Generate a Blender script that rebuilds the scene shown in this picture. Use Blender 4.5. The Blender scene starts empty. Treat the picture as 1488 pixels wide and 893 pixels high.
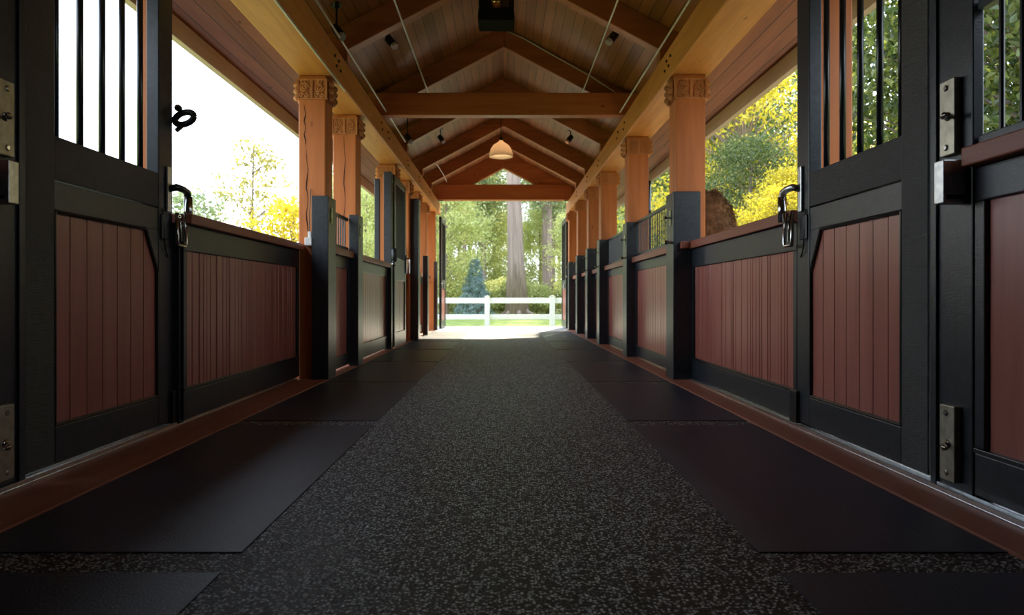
import bpy, math, random
from mathutils import Vector, Matrix
R = math.radians
sc = bpy.context.scene
col = sc.collection
random.seed(7)

# ---------------------------------------------------------------- camera
cd = bpy.data.cameras.new('camera'); cam = bpy.data.objects.new('camera', cd); col.objects.link(cam)
cam.location = (0, 0, .75); cam.rotation_euler = (R(90), 0, 0)
cd.sensor_width = 36; cd.lens = 1000/1488*36
cd.shift_x = 12/1488; cd.shift_y = -13.5/1488
cd.clip_end = 400; cd.clip_start = .05
cd.dof.use_dof = True; cd.dof.focus_distance = 3.8; cd.dof.aperture_fstop = 3.6
sc.camera = cam

def P(px, py, D):
    return Vector(((px-732)/1000*D, D, .75+(433-py)/1000*D))

# ---------------------------------------------------------------- materials
def newmat(name):
    m = bpy.data.materials.new(name); m.use_nodes = True
    nt = m.node_tree; b = nt.nodes['Principled BSDF']
    return m, nt, b
def N(nt, t, **kw):
    n = nt.nodes.new(t)
    for k, v in kw.items():
        if k.startswith('i_'): n.inputs[k[2:].replace('_', ' ')].default_value = v
        else: setattr(n, k, v)
    return n
def ramp(nt, stops):
    r = nt.nodes.new('ShaderNodeValToRGB'); e = r.color_ramp.elements
    while len(e) < len(stops): e.new(.5)
    for q, (p, c) in zip(e, stops): q.position = p; q.color = (*c, 1)
    return r
def coords(nt, scale, rnd=True):
    tc = N(nt, 'ShaderNodeTexCoord'); mp = N(nt, 'ShaderNodeMapping')
    mp.inputs['Scale'].default_value = scale
    nt.links.new(tc.outputs['Object'], mp.inputs['Vector'])
    if rnd:
        oi = N(nt, 'ShaderNodeObjectInfo')
        mul = N(nt, 'ShaderNodeVectorMath', operation='SCALE'); mul.inputs[0].default_value = (13, 17, 19)
        nt.links.new(oi.outputs['Random'], mul.inputs['Scale'])
        nt.links.new(mul.outputs[0], mp.inputs['Location'])
    return mp, tc
def wood(name, c1, c2, axis, rough=.5, bump=.15, scale=7.0, knots=True, seam=None, seam_axis='X', spec=.4):
    m, nt, b = newmat(name)
    s = [scale, scale, scale]; s['XYZ'.index(axis)] = scale*.07
    mp, tc = coords(nt, s)
    n1 = N(nt, 'ShaderNodeTexNoise', i_Scale=1.6, i_Detail=6, i_Roughness=.6, i_Distortion=.6)
    nt.links.new(mp.outputs[0], n1.inputs['Vector'])
    r = ramp(nt, [(.28, c2), (.72, c1)])
    nt.links.new(n1.outputs[0], r.inputs[0])
    n2 = N(nt, 'ShaderNodeTexNoise', i_Scale=14, i_Detail=3)
    nt.links.new(mp.outputs[0], n2.inputs['Vector'])
    out = r.outputs[0]
    if knots:
        mp2, _ = coords(nt, [2.2 if a != axis else .9 for a in 'XYZ'])
        v = N(nt, 'ShaderNodeTexVoronoi', i_Scale=2.2); nt.links.new(mp2.outputs[0], v.inputs['Vector'])
        kr = ramp(nt, [(.03, (.28, .2, .15)), (.09, (1, 1, 1))]); nt.links.new(v.outputs['Distance'], kr.inputs[0])
        mx = N(nt, 'ShaderNodeMixRGB', blend_type='MULTIPLY'); mx.inputs[0].default_value = .8
        nt.links.new(out, mx.inputs[1]); nt.links.new(kr.outputs[0], mx.inputs[2]); out = mx.outputs[0]
    hgt = n2.outputs[0]
    if seam:
        sx = N(nt, 'ShaderNodeSeparateXYZ'); nt.links.new(tc.outputs['Object'], sx.inputs[0])
        d = N(nt, 'ShaderNodeMath', operation='DIVIDE'); d.inputs[1].default_value = seam
        nt.links.new(sx.outputs[seam_axis], d.inputs[0])
        fr = N(nt, 'ShaderNodeMath', operation='FRACT'); nt.links.new(d.outputs[0], fr.inputs[0])
        fl = N(nt, 'ShaderNodeMath', operation='FLOOR'); nt.links.new(d.outputs[0], fl.inputs[0])
        wn = N(nt, 'ShaderNodeTexWhiteNoise', noise_dimensions='1D'); nt.links.new(fl.outputs[0], wn.inputs['W'])
        mr = N(nt, 'ShaderNodeMapRange'); mr.inputs['To Min'].default_value = .72; mr.inputs['To Max'].default_value = 1.1
        nt.links.new(wn.outputs['Value'], mr.inputs['Value'])
        gt = N(nt, 'ShaderNodeMath', operation='GREATER_THAN'); gt.inputs[1].default_value = .06
        nt.links.new(fr.outputs[0], gt.inputs[0])
        mm = N(nt, 'ShaderNodeMath', operation='MULTIPLY'); nt.links.new(gt.outputs[0], mm.inputs[0]); nt.links.new(mr.outputs[0], mm.inputs[1])
        mm2 = N(nt, 'ShaderNodeMath', operation='MAXIMUM'); mm2.inputs[1].default_value = .18; nt.links.new(mm.outputs[0], mm2.inputs[0])
        vs = N(nt, 'ShaderNodeVectorMath', operation='SCALE'); nt.links.new(out, vs.inputs[0]); nt.links.new(mm2.outputs[0], vs.inputs['Scale'])
        out = vs.outputs[0]
        ha = N(nt, 'ShaderNodeMath', operation='ADD'); nt.links.new(gt.outputs[0], ha.inputs[0]); nt.links.new(n2.outputs[0], ha.inputs[1]); hgt = ha.outputs[0]
    nt.links.new(out, b.inputs['Base Color'])
    bp = N(nt, 'ShaderNodeBump', i_Strength=bump, i_Distance=.004)
    nt.links.new(hgt, bp.inputs['Height']); nt.links.new(bp.outputs[0], b.inputs['Normal'])
    b.inputs['Roughness'].default_value = rough
    b.inputs['Specular IOR Level'].default_value = spec
    return m
def plain(name, c, rough=.5, metal=0, var=.12, vs=25, bump=0, spec=.5, bscale=None, trans=0):
    m, nt, b = newmat(name)
    mp, tc = coords(nt, (1, 1, 1))
    n = N(nt, 'ShaderNodeTexNoise', i_Scale=vs, i_Detail=4); nt.links.new(mp.outputs[0], n.inputs['Vector'])
    r = ramp(nt, [(.3, tuple(x*(1-var) for x in c)), (.7, tuple(min(1, x*(1+var)) for x in c))])
    nt.links.new(n.outputs[0], r.inputs[0]); nt.links.new(r.outputs[0], b.inputs['Base Color'])
    b.inputs['Roughness'].default_value = rough; b.inputs['Metallic'].default_value = metal
    b.inputs['Specular IOR Level'].default_value = spec
    if bump:
        n2 = N(nt, 'ShaderNodeTexNoise', i_Scale=1, i_Detail=3)
        mp2, _ = coords(nt, bscale or (90, 90, 90)); nt.links.new(mp2.outputs[0], n2.inputs['Vector'])
        bp = N(nt, 'ShaderNodeBump', i_Strength=bump, i_Distance=.003)
        nt.links.new(n2.outputs[0], bp.inputs['Height']); nt.links.new(bp.outputs[0], b.inputs['Normal'])
    return m
OR1, OR2 = (.68, .265, .07), (.48, .16, .038)
def m_shade():
    m, nt, b = newmat('frosted_cream_glass'); out = nt.nodes['Material Output']
    t = N(nt, 'ShaderNodeBsdfTranslucent'); t.inputs[0].default_value = (1, .86, .74, 1)
    b.inputs['Base Color'].default_value = (.9, .8, .7, 1); b.inputs['Roughness'].default_value = .3
    mx = N(nt, 'ShaderNodeMixShader'); mx.inputs[0].default_value = .45
    nt.links.new(b.outputs[0], mx.inputs[1]); nt.links.new(t.outputs[0], mx.inputs[2]); nt.links.new(mx.outputs[0], out.inputs[0])
    return m
M = {}
M['timber_y'] = wood('orange_timber_along', OR1, OR2, 'Y')
M['timber_z'] = wood('orange_timber_upright', (.60, .18, .04), (.42, .115, .025), 'Z')
M['timber_x'] = wood('orange_timber_across', (.56, .175, .055), (.37, .105, .034), 'X')
M['rafter'] = wood('rafter_timber', (.46, .150, .05), (.28, .085, .027), 'X', scale=6)
M['carved'] = wood('carved_timber', (.62, .23, .075), (.36, .12, .035), 'Z', knots=False)
M['deck'] = wood('ceiling_boards', (.43, .155, .06), (.26, .088, .032), 'Y', seam=.105, bump=.4, scale=5)
M['fascia'] = wood('fascia_board', (.60, .44, .37), (.48, .33, .27), 'Y', knots=False)
M['ledge'] = wood('ledge_wood', (.32, .095, .05), (.20, .055, .03), 'Y', rough=.45, knots=False)
M['curb'] = wood('curb_wood', (.36, .13, .075), (.24, .08, .045), 'Y', rough=.55, knots=False, scale=5)
M['boards'] = wood('red_boards', (.46, .155, .115), (.33, .098, .070), 'Z', rough=.31, knots=False, bump=.08, spec=.5)
M['black'] = plain('black_paint', (.021, .025, .031), .34, bump=.25, bscale=(60, 60, 240), var=.3)
M['black2'] = plain('black_sawn_paint', (.019, .023, .029), .38, bump=.9, bscale=(30, 30, 420), var=.3)
M['blacksm'] = plain('black_smooth_metal', (.012, .013, .014), .3)
M['groove'] = plain('dark_groove', (.02, .008, .006), .8)
M['steel'] = plain('galvanised_steel', (.55, .56, .55), .36, metal=1, var=.2, vs=40)
M['brass'] = plain('dull_brass_plate', (.42, .39, .30), .42, metal=.8, var=.2)
M['nickel'] = plain('satin_nickel', (.50, .49, .46), .2, metal=1)
M['alu'] = plain('aluminium_track', (.80, .82, .84), .24, metal=1, var=.1)
M['rod'] = plain('grey_conduit', (.62, .60, .56), .4, metal=.3)
M['white'] = plain('white_plastic', (.75, .73, .68), .4)
M['paintwhite'] = plain('white_fence_paint', (.85, .85, .83), .5)
M['concrete'] = plain('concrete', (.55, .54, .52), .8, vs=6, bump=.3)
M['fleece'] = plain('brown_fleece', (.30, .155, .08), .9, var=.45, vs=18, spec=.1)
M['crack'] = plain('crack_dark', (.05, .015, .006), .9)
M['enamel'] = m_shade()
M['glassy'] = plain('lamp_lens', (.7, .7, .72), .1, metal=.6)
M['roof'] = plain('roof_shingle', (.06, .055, .05), .9, bump=.5)

def m_speckle():
    m, nt, b = newmat('speckled_rubber')
    mp, tc = coords(nt, (1, 1.25, 1), False)
    nz = N(nt, 'ShaderNodeTexNoise', i_Scale=60, i_Detail=2); nt.links.new(tc.outputs['Object'], nz.inputs['Vector'])
    vsc = N(nt, 'ShaderNodeVectorMath', operation='SCALE'); vsc.inputs['Scale'].default_value = .012
    nt.links.new(nz.outputs['Color'], vsc.inputs[0])
    va = N(nt, 'ShaderNodeVectorMath', operation='ADD'); nt.links.new(mp.outputs[0], va.inputs[0]); nt.links.new(vsc.outputs[0], va.inputs[1])
    v = N(nt, 'ShaderNodeTexVoronoi', i_Scale=105); nt.links.new(va.outputs[0], v.inputs['Vector'])
    sp = N(nt, 'ShaderNodeSeparateXYZ'); nt.links.new(v.outputs['Color'], sp.inputs[0])
    r = ramp(nt, [(.0, (.003, .004, .005)), (.42, (.005, .006, .008)), (.5, (.40, .47, .50)), (.8, (.62, .70, .72)), (1, (.80, .88, .90))])
    nt.links.new(sp.outputs[0], r.inputs[0])
    dm = ramp(nt, [(.32, (1, 1, 1)), (.52, (.02, .02, .02))]); nt.links.new(v.outputs['Distance'], dm.inputs[0])
    mx = N(nt, 'ShaderNodeMixRGB', blend_type='MULTIPLY'); mx.inputs[0].default_value = 1
    nt.links.new(r.outputs[0], mx.inputs[1]); nt.links.new(dm.outputs[0], mx.inputs[2])
    nt.links.new(mx.outputs[0], b.inputs['Base Color'])
    b.inputs['Roughness'].default_value = .5; b.inputs['Specular IOR Level'].default_value = .3
    bp = N(nt, 'ShaderNodeBump', i_Strength=.8, i_Distance=.004, invert=True)
    nt.links.new(v.outputs['Distance'], bp.inputs['Height']); nt.links.new(bp.outputs[0], b.inputs['Normal'])
    return m
M['speckle'] = m_speckle()
def m_mat():
    m, nt, b = newmat('black_rubber')
    tc = N(nt, 'ShaderNodeTexCoord')
    v = N(nt, 'ShaderNodeTexNoise', i_Scale=170, i_Detail=2); nt.links.new(tc.outputs['Object'], v.inputs['Vector'])
    r = ramp(nt, [(.35, (.008, .017, .036)), (.66, (.014, .027, .055)), (.74, (.10, .14, .22))])
    nt.links.new(v.outputs[0], r.inputs[0]); nt.links.new(r.outputs[0], b.inputs['Base Color'])
    b.inputs['Roughness'].default_value = .42; b.inputs['Specular IOR Level'].default_value = .32
    bp = N(nt, 'ShaderNodeBump', i_Strength=.6, i_Distance=.003)
    nt.links.new(v.outputs[0], bp.inputs['Height']); nt.links.new(bp.outputs[0], b.inputs['Normal'])
    return m
M['rubber'] = m_mat()
def m_leaf(name, c1, c2, trans=.5):
    m, nt, b = newmat(name); nt.nodes.remove(b)
    out = nt.nodes['Material Output']
    g = N(nt, 'ShaderNodeNewGeometry')
    r = ramp(nt, [(0, c1), (1, c2)]); nt.links.new(g.outputs['Random Per Island'], r.inputs[0])
    d = N(nt, 'ShaderNodeBsdfDiffuse'); t = N(nt, 'ShaderNodeBsdfTranslucent'); gl = N(nt, 'ShaderNodeBsdfGlossy'); gl.inputs['Roughness'].default_value = .4
    nt.links.new(r.outputs[0], d.inputs[0]); nt.links.new(r.outputs[0], t.inputs[0])
    mx = N(nt, 'ShaderNodeMixShader'); mx.inputs[0].default_value = trans
    nt.links.new(d.outputs[0], mx.inputs[1]); nt.links.new(t.outputs[0], mx.inputs[2])
    m2 = N(nt, 'ShaderNodeMixShader'); m2.inputs[0].default_value = .05
    nt.links.new(mx.outputs[0], m2.inputs[1]); nt.links.new(gl.outputs[0], m2.inputs[2])
    nt.links.new(m2.outputs[0], out.inputs[0])
    return m
M['leaf_yellow'] = m_leaf('yellow_leaves', (.52, .42, .03), (.85, .70, .05), .6)
M['leaf_lime'] = m_leaf('hazed_lime_leaves', (.36, .42, .13), (.72, .70, .30), .55)  # leaf tone paled: distance haze is put into the colour
M['leaf_dark'] = m_leaf('dark_leaves', (.045, .085, .02), (.22, .26, .06), .45)
M['leaf_pine'] = m_leaf('hazed_pine_needles', (.17, .24, .11), (.46, .50, .24), .5)  # lightened and greyed needles, woodland haze mixed into their colour
M['leaf_spruce'] = m_leaf('blue_spruce_needles', (.14, .22, .21), (.30, .40, .38), .3)
M['leaf_gold'] = m_leaf('olive_gold_leaves', (.26, .25, .05), (.60, .50, .12), .5)
M['bark'] = wood('bark', (.38, .29, .25), (.19, .14, .12), 'Z', rough=.95, bump=1.0, scale=5, knots=False, spec=.1)
def m_grass():
    m, nt, b = newmat('lawn')
    tc = N(nt, 'ShaderNodeTexCoord')
    v = N(nt, 'ShaderNodeTexNoise', i_Scale=3.0, i_Detail=8); nt.links.new(tc.outputs['Object'], v.inputs['Vector'])
    r = ramp(nt, [(.35, (.11, .16, .025)), (.7, (.30, .34, .07))])
    nt.links.new(v.outputs[0], r.inputs[0]); nt.links.new(r.outputs[0], b.inputs['Base Color'])
    b.inputs['Roughness'].default_value = .95
    bp = N(nt, 'ShaderNodeBump', i_Strength=.5, i_Distance=.05)
    nt.links.new(v.outputs[0], bp.inputs['Height']); nt.links.new(bp.outputs[0], b.inputs['Normal'])
    return m
M['lawn'] = m_grass()
def m_glow():
    m, nt, b = newmat('glowing_bulb')
    b.inputs['Emission Color'].default_value = (1, .72, .42, 1); b.inputs['Emission Strength'].default_value = 9
    return m
M['bulb'] = m_glow()

# ---------------------------------------------------------------- mesh helpers
class MB:
    def __init__(s): s.v = []; s.f = []
    def box(s, x0, x1, y0, y1, z0, z1):
        if x0 > x1: x0, x1 = x1, x0
        if y0 > y1: y0, y1 = y1, y0
        if z0 > z1: z0, z1 = z1, z0
        n = len(s.v)
        s.v += [(x0,y0,z0),(x1,y0,z0),(x1,y1,z0),(x0,y1,z0),(x0,y0,z1),(x1,y0,z1),(x1,y1,z1),(x0,y1,z1)]
        s.f += [tuple(n+i for i in q) for q in ((0,3,2,1),(4,5,6,7),(0,1,5,4),(1,2,6,5),(2,3,7,6),(3,0,4,7))]
        return s
    def prism(s, pts, axis, a, b):
        """pts: 2D polygon in the two remaining axes (x,y,z order), extruded along axis a..b"""
        n = len(s.v); k = len(pts)
        for t in (a, b):
            for p, q in pts:
                s.v.append({'X': (t, p, q), 'Y': (p, t, q), 'Z': (p, q, t)}[axis])
        s.f.append(tuple(n+i for i in range(k))); s.f.append(tuple(n+k+i for i in reversed(range(k))))
        for i in range(k):
            j = (i+1) % k; s.f.append((n+i, n+k+i, n+k+j, n+j))
        return s
    def tube(s, pts, rad, seg=8, cap=True):
        pts = [Vector(p) for p in pts]; n0 = len(s.v); k = len(pts)
        rad = rad if isinstance(rad, (list, tuple)) else [rad]*k
        d = (pts[1]-pts[0]).normalized(); up = Vector((0, 0, 1)) if abs(d.z) < .9 else Vector((1, 0, 0))
        u = d.cross(up).normalized()
        for i, p in enumerate(pts):
            if i == 0: t = pts[1]-pts[0]
            elif i == k-1: t = pts[-1]-pts[-2]
            else: t = (pts[i+1]-pts[i-1])
            t = t.normalized() if t.length > 1e-9 else d
            u = (u - t*u.dot(t)); u = u.normalized() if u.length > 1e-6 else t.orthogonal().normalized()
            w = t.cross(u)
            for j in range(seg):
                a = 2*math.pi*j/seg
                s.v.append(tuple(p + (u*math.cos(a) + w*math.sin(a))*rad[i]))
        for i in range(k-1):
            for j in range(seg):
                a, b2 = n0+i*seg+j, n0+i*seg+(j+1) % seg
                s.f.append((a, b2, b2+seg, a+seg))
        if cap:
            s.f.append(tuple(n0+j for j in reversed(range(seg)))); s.f.append(tuple(n0+(k-1)*seg+j for j in range(seg)))
        return s
    def lathe(s, c, prof, seg=24, axis='Z'):
        n0 = len(s.v); k = len(prof)
        for r, h in prof:
            for j in range(seg):
                a = 2*math.pi*j/seg; p, q = r*math.cos(a), r*math.sin(a)
                o = {'Z': (p, q, h), 'X': (h, p, q), 'Y': (p, h, q)}[axis]
                s.v.append((c[0]+o[0], c[1]+o[1], c[2]+o[2]))
        for i in range(k-1):
            for j in range(seg):
                a, b2 = n0+i*seg+j, n0+i*seg+(j+1) % seg
                s.f.append((a, b2, b2+seg, a+seg))
        s.f.append(tuple(n0+j for j in range(seg))); s.f.append(tuple(n0+(k-1)*seg+j for j in range(seg)))
        return s
    def build(s, name, mat, parent=None, bevel=0, smooth=False, loc=None):
        me = bpy.data.meshes.new(name)
        if parent is not None:
            base = Vector(parent['_o'])
        else:
            if loc is None:
                xs = [p[0] for p in s.v]; ys = [p[1] for p in s.v]; zs = [p[2] for p in s.v]
                loc = ((min(xs)+max(xs))/2, (min(ys)+max(ys))/2, min(zs))
            base = Vector(loc)
        me.from_pydata([tuple(Vector(p)-base) for p in s.v], [], s.f)
        me.materials.append(mat if not isinstance(mat, str) else M[mat])
        me.validate()
        o = bpy.data.objects.new(name, me); col.objects.link(o)
        if parent is not None: o.parent = parent
        else: o.location = base
        o['_o'] = tuple(base)
        if smooth:
            for p in me.polygons: p.use_smooth = True
        if bevel:
            md = o.modifiers.new('bevel', 'BEVEL'); md.width = bevel; md.segments = 2; md.limit_method = 'ANGLE'; md.angle_limit = R(50)
        return o
def empty(name, loc):
    o = bpy.data.objects.new(name, None); col.objects.link(o); o.location = loc; o['_o'] = tuple(loc); o.empty_display_size = .1
    return o
def tag(o, label, cat, group=None, kind=None):
    if label: o['label'] = label
    if cat: o['category'] = cat
    if group: o['group'] = group
    if kind: o['kind'] = kind
    return o
def struct(name, mb, mat, label=None):
    o = mb.build(name, mat); o['kind'] = 'structure'
    if label: o['label'] = label
    return o
def bx(*a): return MB().box(*a)
ORD = ['first', 'second', 'third', 'fourth', 'fifth', 'sixth', 'seventh', 'eighth', 'ninth', 'tenth']

# ---------------------------------------------------------------- shell: ground, floor, roof
struct('lawn', bx(-90, 90, -20, 120, -.5, -.10), 'lawn', 'green lawn beyond the white fence')
struct('floor', bx(-1.62, 1.5, -4, 14.2, -.3, 0), 'speckle', 'black rubber aisle floor with pale grey flecks')
struct('concrete_apron', bx(-2.6, 2.6, 14.2, 18.4, -.25, -.002), 'concrete', 'sunlit concrete apron past the end of the aisle')
struct('concrete_slab', MB().box(-3.0, -1.96, -4, 14.2, -.3, -.02).box(1.74, 3.0, -4, 14.2, -.3, -.02), 'concrete')
cl = empty('floor_board', (-1.77, 6, 0)); tag(cl, 'long red-brown board set in floor along the left stall fronts', 'board')
bx(-1.89, -1.60, -4, 16.2, -.05, .012).build('plank', 'curb', cl, bevel=.003)
cr = empty('floor_board', (1.6, 6, 0)); tag(cr, 'long red-brown board set in floor along the right stall fronts', 'board')
bx(1.485, 1.66, -4, 16.2, -.05, .012).build('plank', 'curb', cr, bevel=.003)
def track(x0, x1, lab):
    t = empty('door_track', ((x0+x1)/2, 6, 0)); tag(t, lab, 'door track')
    b = MB().box(x0, x1, -4, 16.2, -.02, .016)
    s = (x1-x0)
    for k in (0.02, .40, .92): b.box(x0+s*k, x0+s*k+.006, -4, 16.2, .016, .034)
    b.build('rail', 'alu', t)
    y = 1.0
    while y < 9:
        MB().lathe(((x0+x1)/2, y, .016), [(.006, 0), (.005, .004)], 8).build('screw', 'nickel', t); y += .45
track(-1.985, -1.89, 'silver door track on the floor below the left stall fronts')
track(1.66, 1.755, 'silver door track on the floor below the right stall fronts')

# roof (ridge along Y)
Y0, Y1 = -4.0, 17.3
RZ, SL = 4.26, .53
XE = 2.62
def roofz(x): return RZ - SL*abs(x)
for side, nm in ((-1, 'left'), (1, 'right')):
    pts = [(0, RZ), (side*XE, roofz(XE)), (side*XE, roofz(XE)+.05), (0, RZ+.05)]
    struct('ceiling_'+nm, MB().prism(pts, 'Y', Y0, Y1), 'deck', 'sloping boarded ceiling on the %s side' % nm)
    pts = [(0, RZ+.05), (side*(XE+.06), roofz(XE+.06)+.05), (side*(XE+.06), roofz(XE+.06)+.14), (0, RZ+.14)]
    struct('roof_'+nm, MB().prism(pts, 'Y', Y0-.1, Y1+.1), 'roof')
    o = bx(side*2.50, side*2.56, Y0, Y1, 2.74, 2.90).build('trim_%d' % (1 if side < 0 else 2), 'fascia', bevel=.004)
    o['kind'] = 'structure'; o['label'] = 'pale fascia board along the %s eave' % nm
struct('wall_back_added', MB().prism([(-2.6, -.1), (2.6, -.1), (2.6, 2.9), (0, 4.26), (-2.6, 2.9)], 'Y', -4.1, -4.0), 'black')  # unseen wall added behind the camera so the foreground falls into shade
for side, X in ((-1, -1.95), (1, 1.76)):
    nm = 'left' if side < 0 else 'right'
    struct('wall_'+nm, bx(X, X+side*.08, -4, .8, -.02, 3.0), 'black', 'dark boarded wall behind the camera on the %s' % nm)

for side in (-1, 1):
    struct('wall_sky_blocker_'+('left' if side < 0 else 'right'), bx(side*2.02, side*5.2, .70, .80, -.1, 2.86), 'black', 'added dark screen blocking sky light outside the aisle beside the camera')  # added out of view on both sides to cut sky light near the camera
# plate beams
for side, nm in ((-1, 'left'), (1, 'right')):
    xi = 1.55 if side < 0 else 1.53
    t = empty('timber_beam', (side*1.7, 6, 2.79)); tag(t, 'long orange timber beam resting on the %s row of posts' % nm, 'beam')
    bx(side*xi, side*1.88, Y0, 16.9, 2.79, 3.07).build('beam', 'timber_y', t, bevel=.012)
    for y in (6.3, 6.45, 8.7, 9.2, 11.1, 12.6, 14.4):
        b = MB()
        b.tube([(side*(xi-.012), y, 2.97), (side*(xi+.02), y, 2.97)], .014, 8)
        b.build('bolt', 'crack', t)
        MB().tube([(side*(xi-.012), y+.07, 2.90), (side*(xi+.02), y+.07, 2.90)], .014, 8).build('bolt', 'crack', t)
# rafters
RY = [.4, 2.5, 4.6, 6.75, 8.9, 10.9, 13.0, 14.6]
for i, y in enumerate(RY):
    for side, nm in ((-1, 'left'), (1, 'right')):
        dpt = .26
        pts = [(0, RZ), (side*1.88, roofz(1.88)), (side*1.88, 3.075), (side*1.53, 3.075), (side*1.53, max(3.075, roofz(1.53)-dpt)), (0, RZ-dpt)]
        mb = MB().prism(pts, 'Y', y, y+.14)
        o = mb.build('rafter', 'rafter', bevel=.008)
        vis = i-3
        if vis >= 0: tag(o, '%s rafter pair from the camera, %s side, under the board ceiling' % (ORD[vis], nm), 'rafter', 'roof rafters')
        else: tag(o, 'overhead rafter above the near doors, %s from the back wall, %s side' % (ORD[i], nm), 'rafter', 'roof rafters')
# end truss
for side, nm in ((-1, 'left'), (1, 'right')):
    dpt = .42
    pts = [(0, RZ), (side*1.88, roofz(1.88)), (side*1.88, 3.075), (side*1.45, 3.075), (side*.88, roofz(.88)-dpt), (0, RZ-dpt)]
    o = MB().prism(pts, 'Y', 16.3, 16.5).build('rafter', 'timber_x', bevel=.01)
    tag(o, 'deep orange gable rafter at the far end, %s side' % nm, 'rafter', 'roof rafters')
o = bx(-1.62, 1.62, 16.27, 16.5, 3.075, 3.44).build('tie_beam', 'timber_x', bevel=.01); tag(o, 'far end tie beam below the bright gable triangle', 'beam', 'tie beams')
o = bx(-1.72, 1.72, 8.74, 8.9, 3.075, 3.36).build('tie_beam', 'timber_x', bevel=.01); tag(o, 'near tie beam spanning the aisle in front of the hanging lamp', 'beam', 'tie beams')

# ---------------------------------------------------------------- posts with carved capitals
def spiral(c, ax, r0, turns, rad, flip=1, n=26, a0=0):
    """ax: 'Y' plane xz, 'X' plane yz"""
    pts = []
    for i in range(n+1):
        t = i/n; a = a0+flip*2*math.pi*turns*t; r = r0*(1-.86*t)
        p, q = r*math.cos(a), r*math.sin(a)
        pts.append((c[0]+p, c[1], c[2]+q) if ax == 'Y' else (c[0], c[1]+p, c[2]+q))
    return pts
def capital(t, xa, xb, ya, yb, z0, z1, side, fine):
    b = MB()
    b.box(xa-.002, xb+.002, ya-.002, yb+.002, z0, z1)
    b.box(xa-.016, xb+.016, ya-.016, yb+.01, z0-.004, z0+.008); b.box(xa-.016, xb+.016, ya-.016, yb+.01, z1-.008, z1+.004)
    b.box(xa-.014, xa+.006, ya-.014, ya+.02, z0, z1); b.box(xb-.006, xb+.014, ya-.014, ya+.02, z0, z1); b.box((xa+xb)/2-.008, (xa+xb)/2+.008, ya-.014, ya, z0, z1)
    w = xb-xa; h = z1-z0; m = (xa+xb)/2
    if fine:
        # front face: frames and volutes
        for (u0, u1, fl) in ((xa-.006, m-.008, 1), (m+.008, xb+.006, -1)):
            uw = u1-u0; uc = (u0+u1)/2; yf = ya-.008
            for p, q in (((u0, z0+.006), (u1, z0+.006)), ((u0, z1-.006), (u1, z1-.006)), ((u0, z0+.006), (u0, z1-.006)), ((u1, z0+.006), (u1, z1-.006))):
                b.tube([(p[0], yf, p[1]), (q[0], yf, q[1])], .006, 6)
            b.tube(spiral((uc, yf, z0+h*.58), 'Y', uw*.36, 1.9, .009, fl), .009, 6)
            b.tube(spiral((uc+fl*uw*.2, yf, z0+h*.2), 'Y', uw*.19, 1.4, .008, -fl), .008, 6)
            b.tube(spiral((uc-fl*uw*.2, yf, z0+h*.2), 'Y', uw*.17, 1.3, .008, fl), .008, 6)
            b.tube(spiral((uc, yf, z0+h*.87), 'Y', uw*.2, 1.1, .007, fl, a0=1.5), .007, 6)
            for k in range(3):
                b.tube([(u0+.012+k*.02, yf, z0+h*.32), (u0+.03+k*.02, yf, z0+h*.42)], .006, 5)
    for sd, xf in ((1, xb+.012), (-1, xa-.012)):
        ym = (ya+yb)/2
        for (v0, v1, fl) in ((ya, ym-.008, 1), (ym+.008, yb, -1)):
            vc = (v0+v1)/2; vw = v1-v0
            for zc, r in ((z0+h*.16, .034), (z0+h*.5, .05), (z0+h*.82, .038)):
                b.tube(spiral((xf+sd*.012, vc, zc), 'X', min(r, vw*.42), 1.5, .014, fl, n=18), .014, 6)
                b.lathe((xf, vc, zc), [(.03, -.01), (.036, sd*.02), (.02, sd*.045), (.004, sd*.052)], 10, 'X')
    b.build('capital', 'carved', t, smooth=False)
def post(side, D, x0, x1, label, sleeve=None, cap=True, fine=True, crack=None, dy=.26, bracket=False, zb=0):
    xa, xb = (x0, x1) if x0 < x1 else (x1, x0)
    t = empty('timber_post', ((xa+xb)/2, D+dy/2, 0)); tag(t, label, 'post', 'carved timber posts of the %s row' % ('left' if side < 0 else 'right'))
    bx(xa, xb, D, D+dy, zb, 2.79).build('shaft', 'timber_z', t, bevel=.012)
    if cap: capital(t, xa, xb, D, D+dy, 2.57, 2.75, side, fine)
    if sleeve:
        s0, s1, zt = sleeve
        b = MB().box(s0, s1, D-.02, D+dy+.0, -.0, zt)
        b.build('sleeve', 'black', t, bevel=.008)
    if crack:
        for (cx, za, zb2) in crack:
            pts = []; n = 14
            for i in range(n+1):
                z = za+(zb2-za)*i/n
                pts.append((cx+.008*math.sin(i*1.3)+.004*math.sin(i*3.1), D-.0005, z))
            MB().tube(pts, [.0008]+[.0035+.0015*math.sin(i) for i in range(n-1)]+[.0008], 6).build('crack', 'crack', t)
    if bracket:
        b = MB().box(xb-.10, xb+.004, D-.006, D, .0, .16).box(xb, xb+.006, D-.006, D+.1, 0, .16)
        b.lathe((xb-.05, D-.006, .08), [(.008, 0), (.008, -.008)], 8, 'Y').lathe((xb-.03, D-.006, .04), [(.008, 0), (.008, -.008)], 8, 'Y')
        b.build('base_bracket', 'steel', t)
    return t
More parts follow.
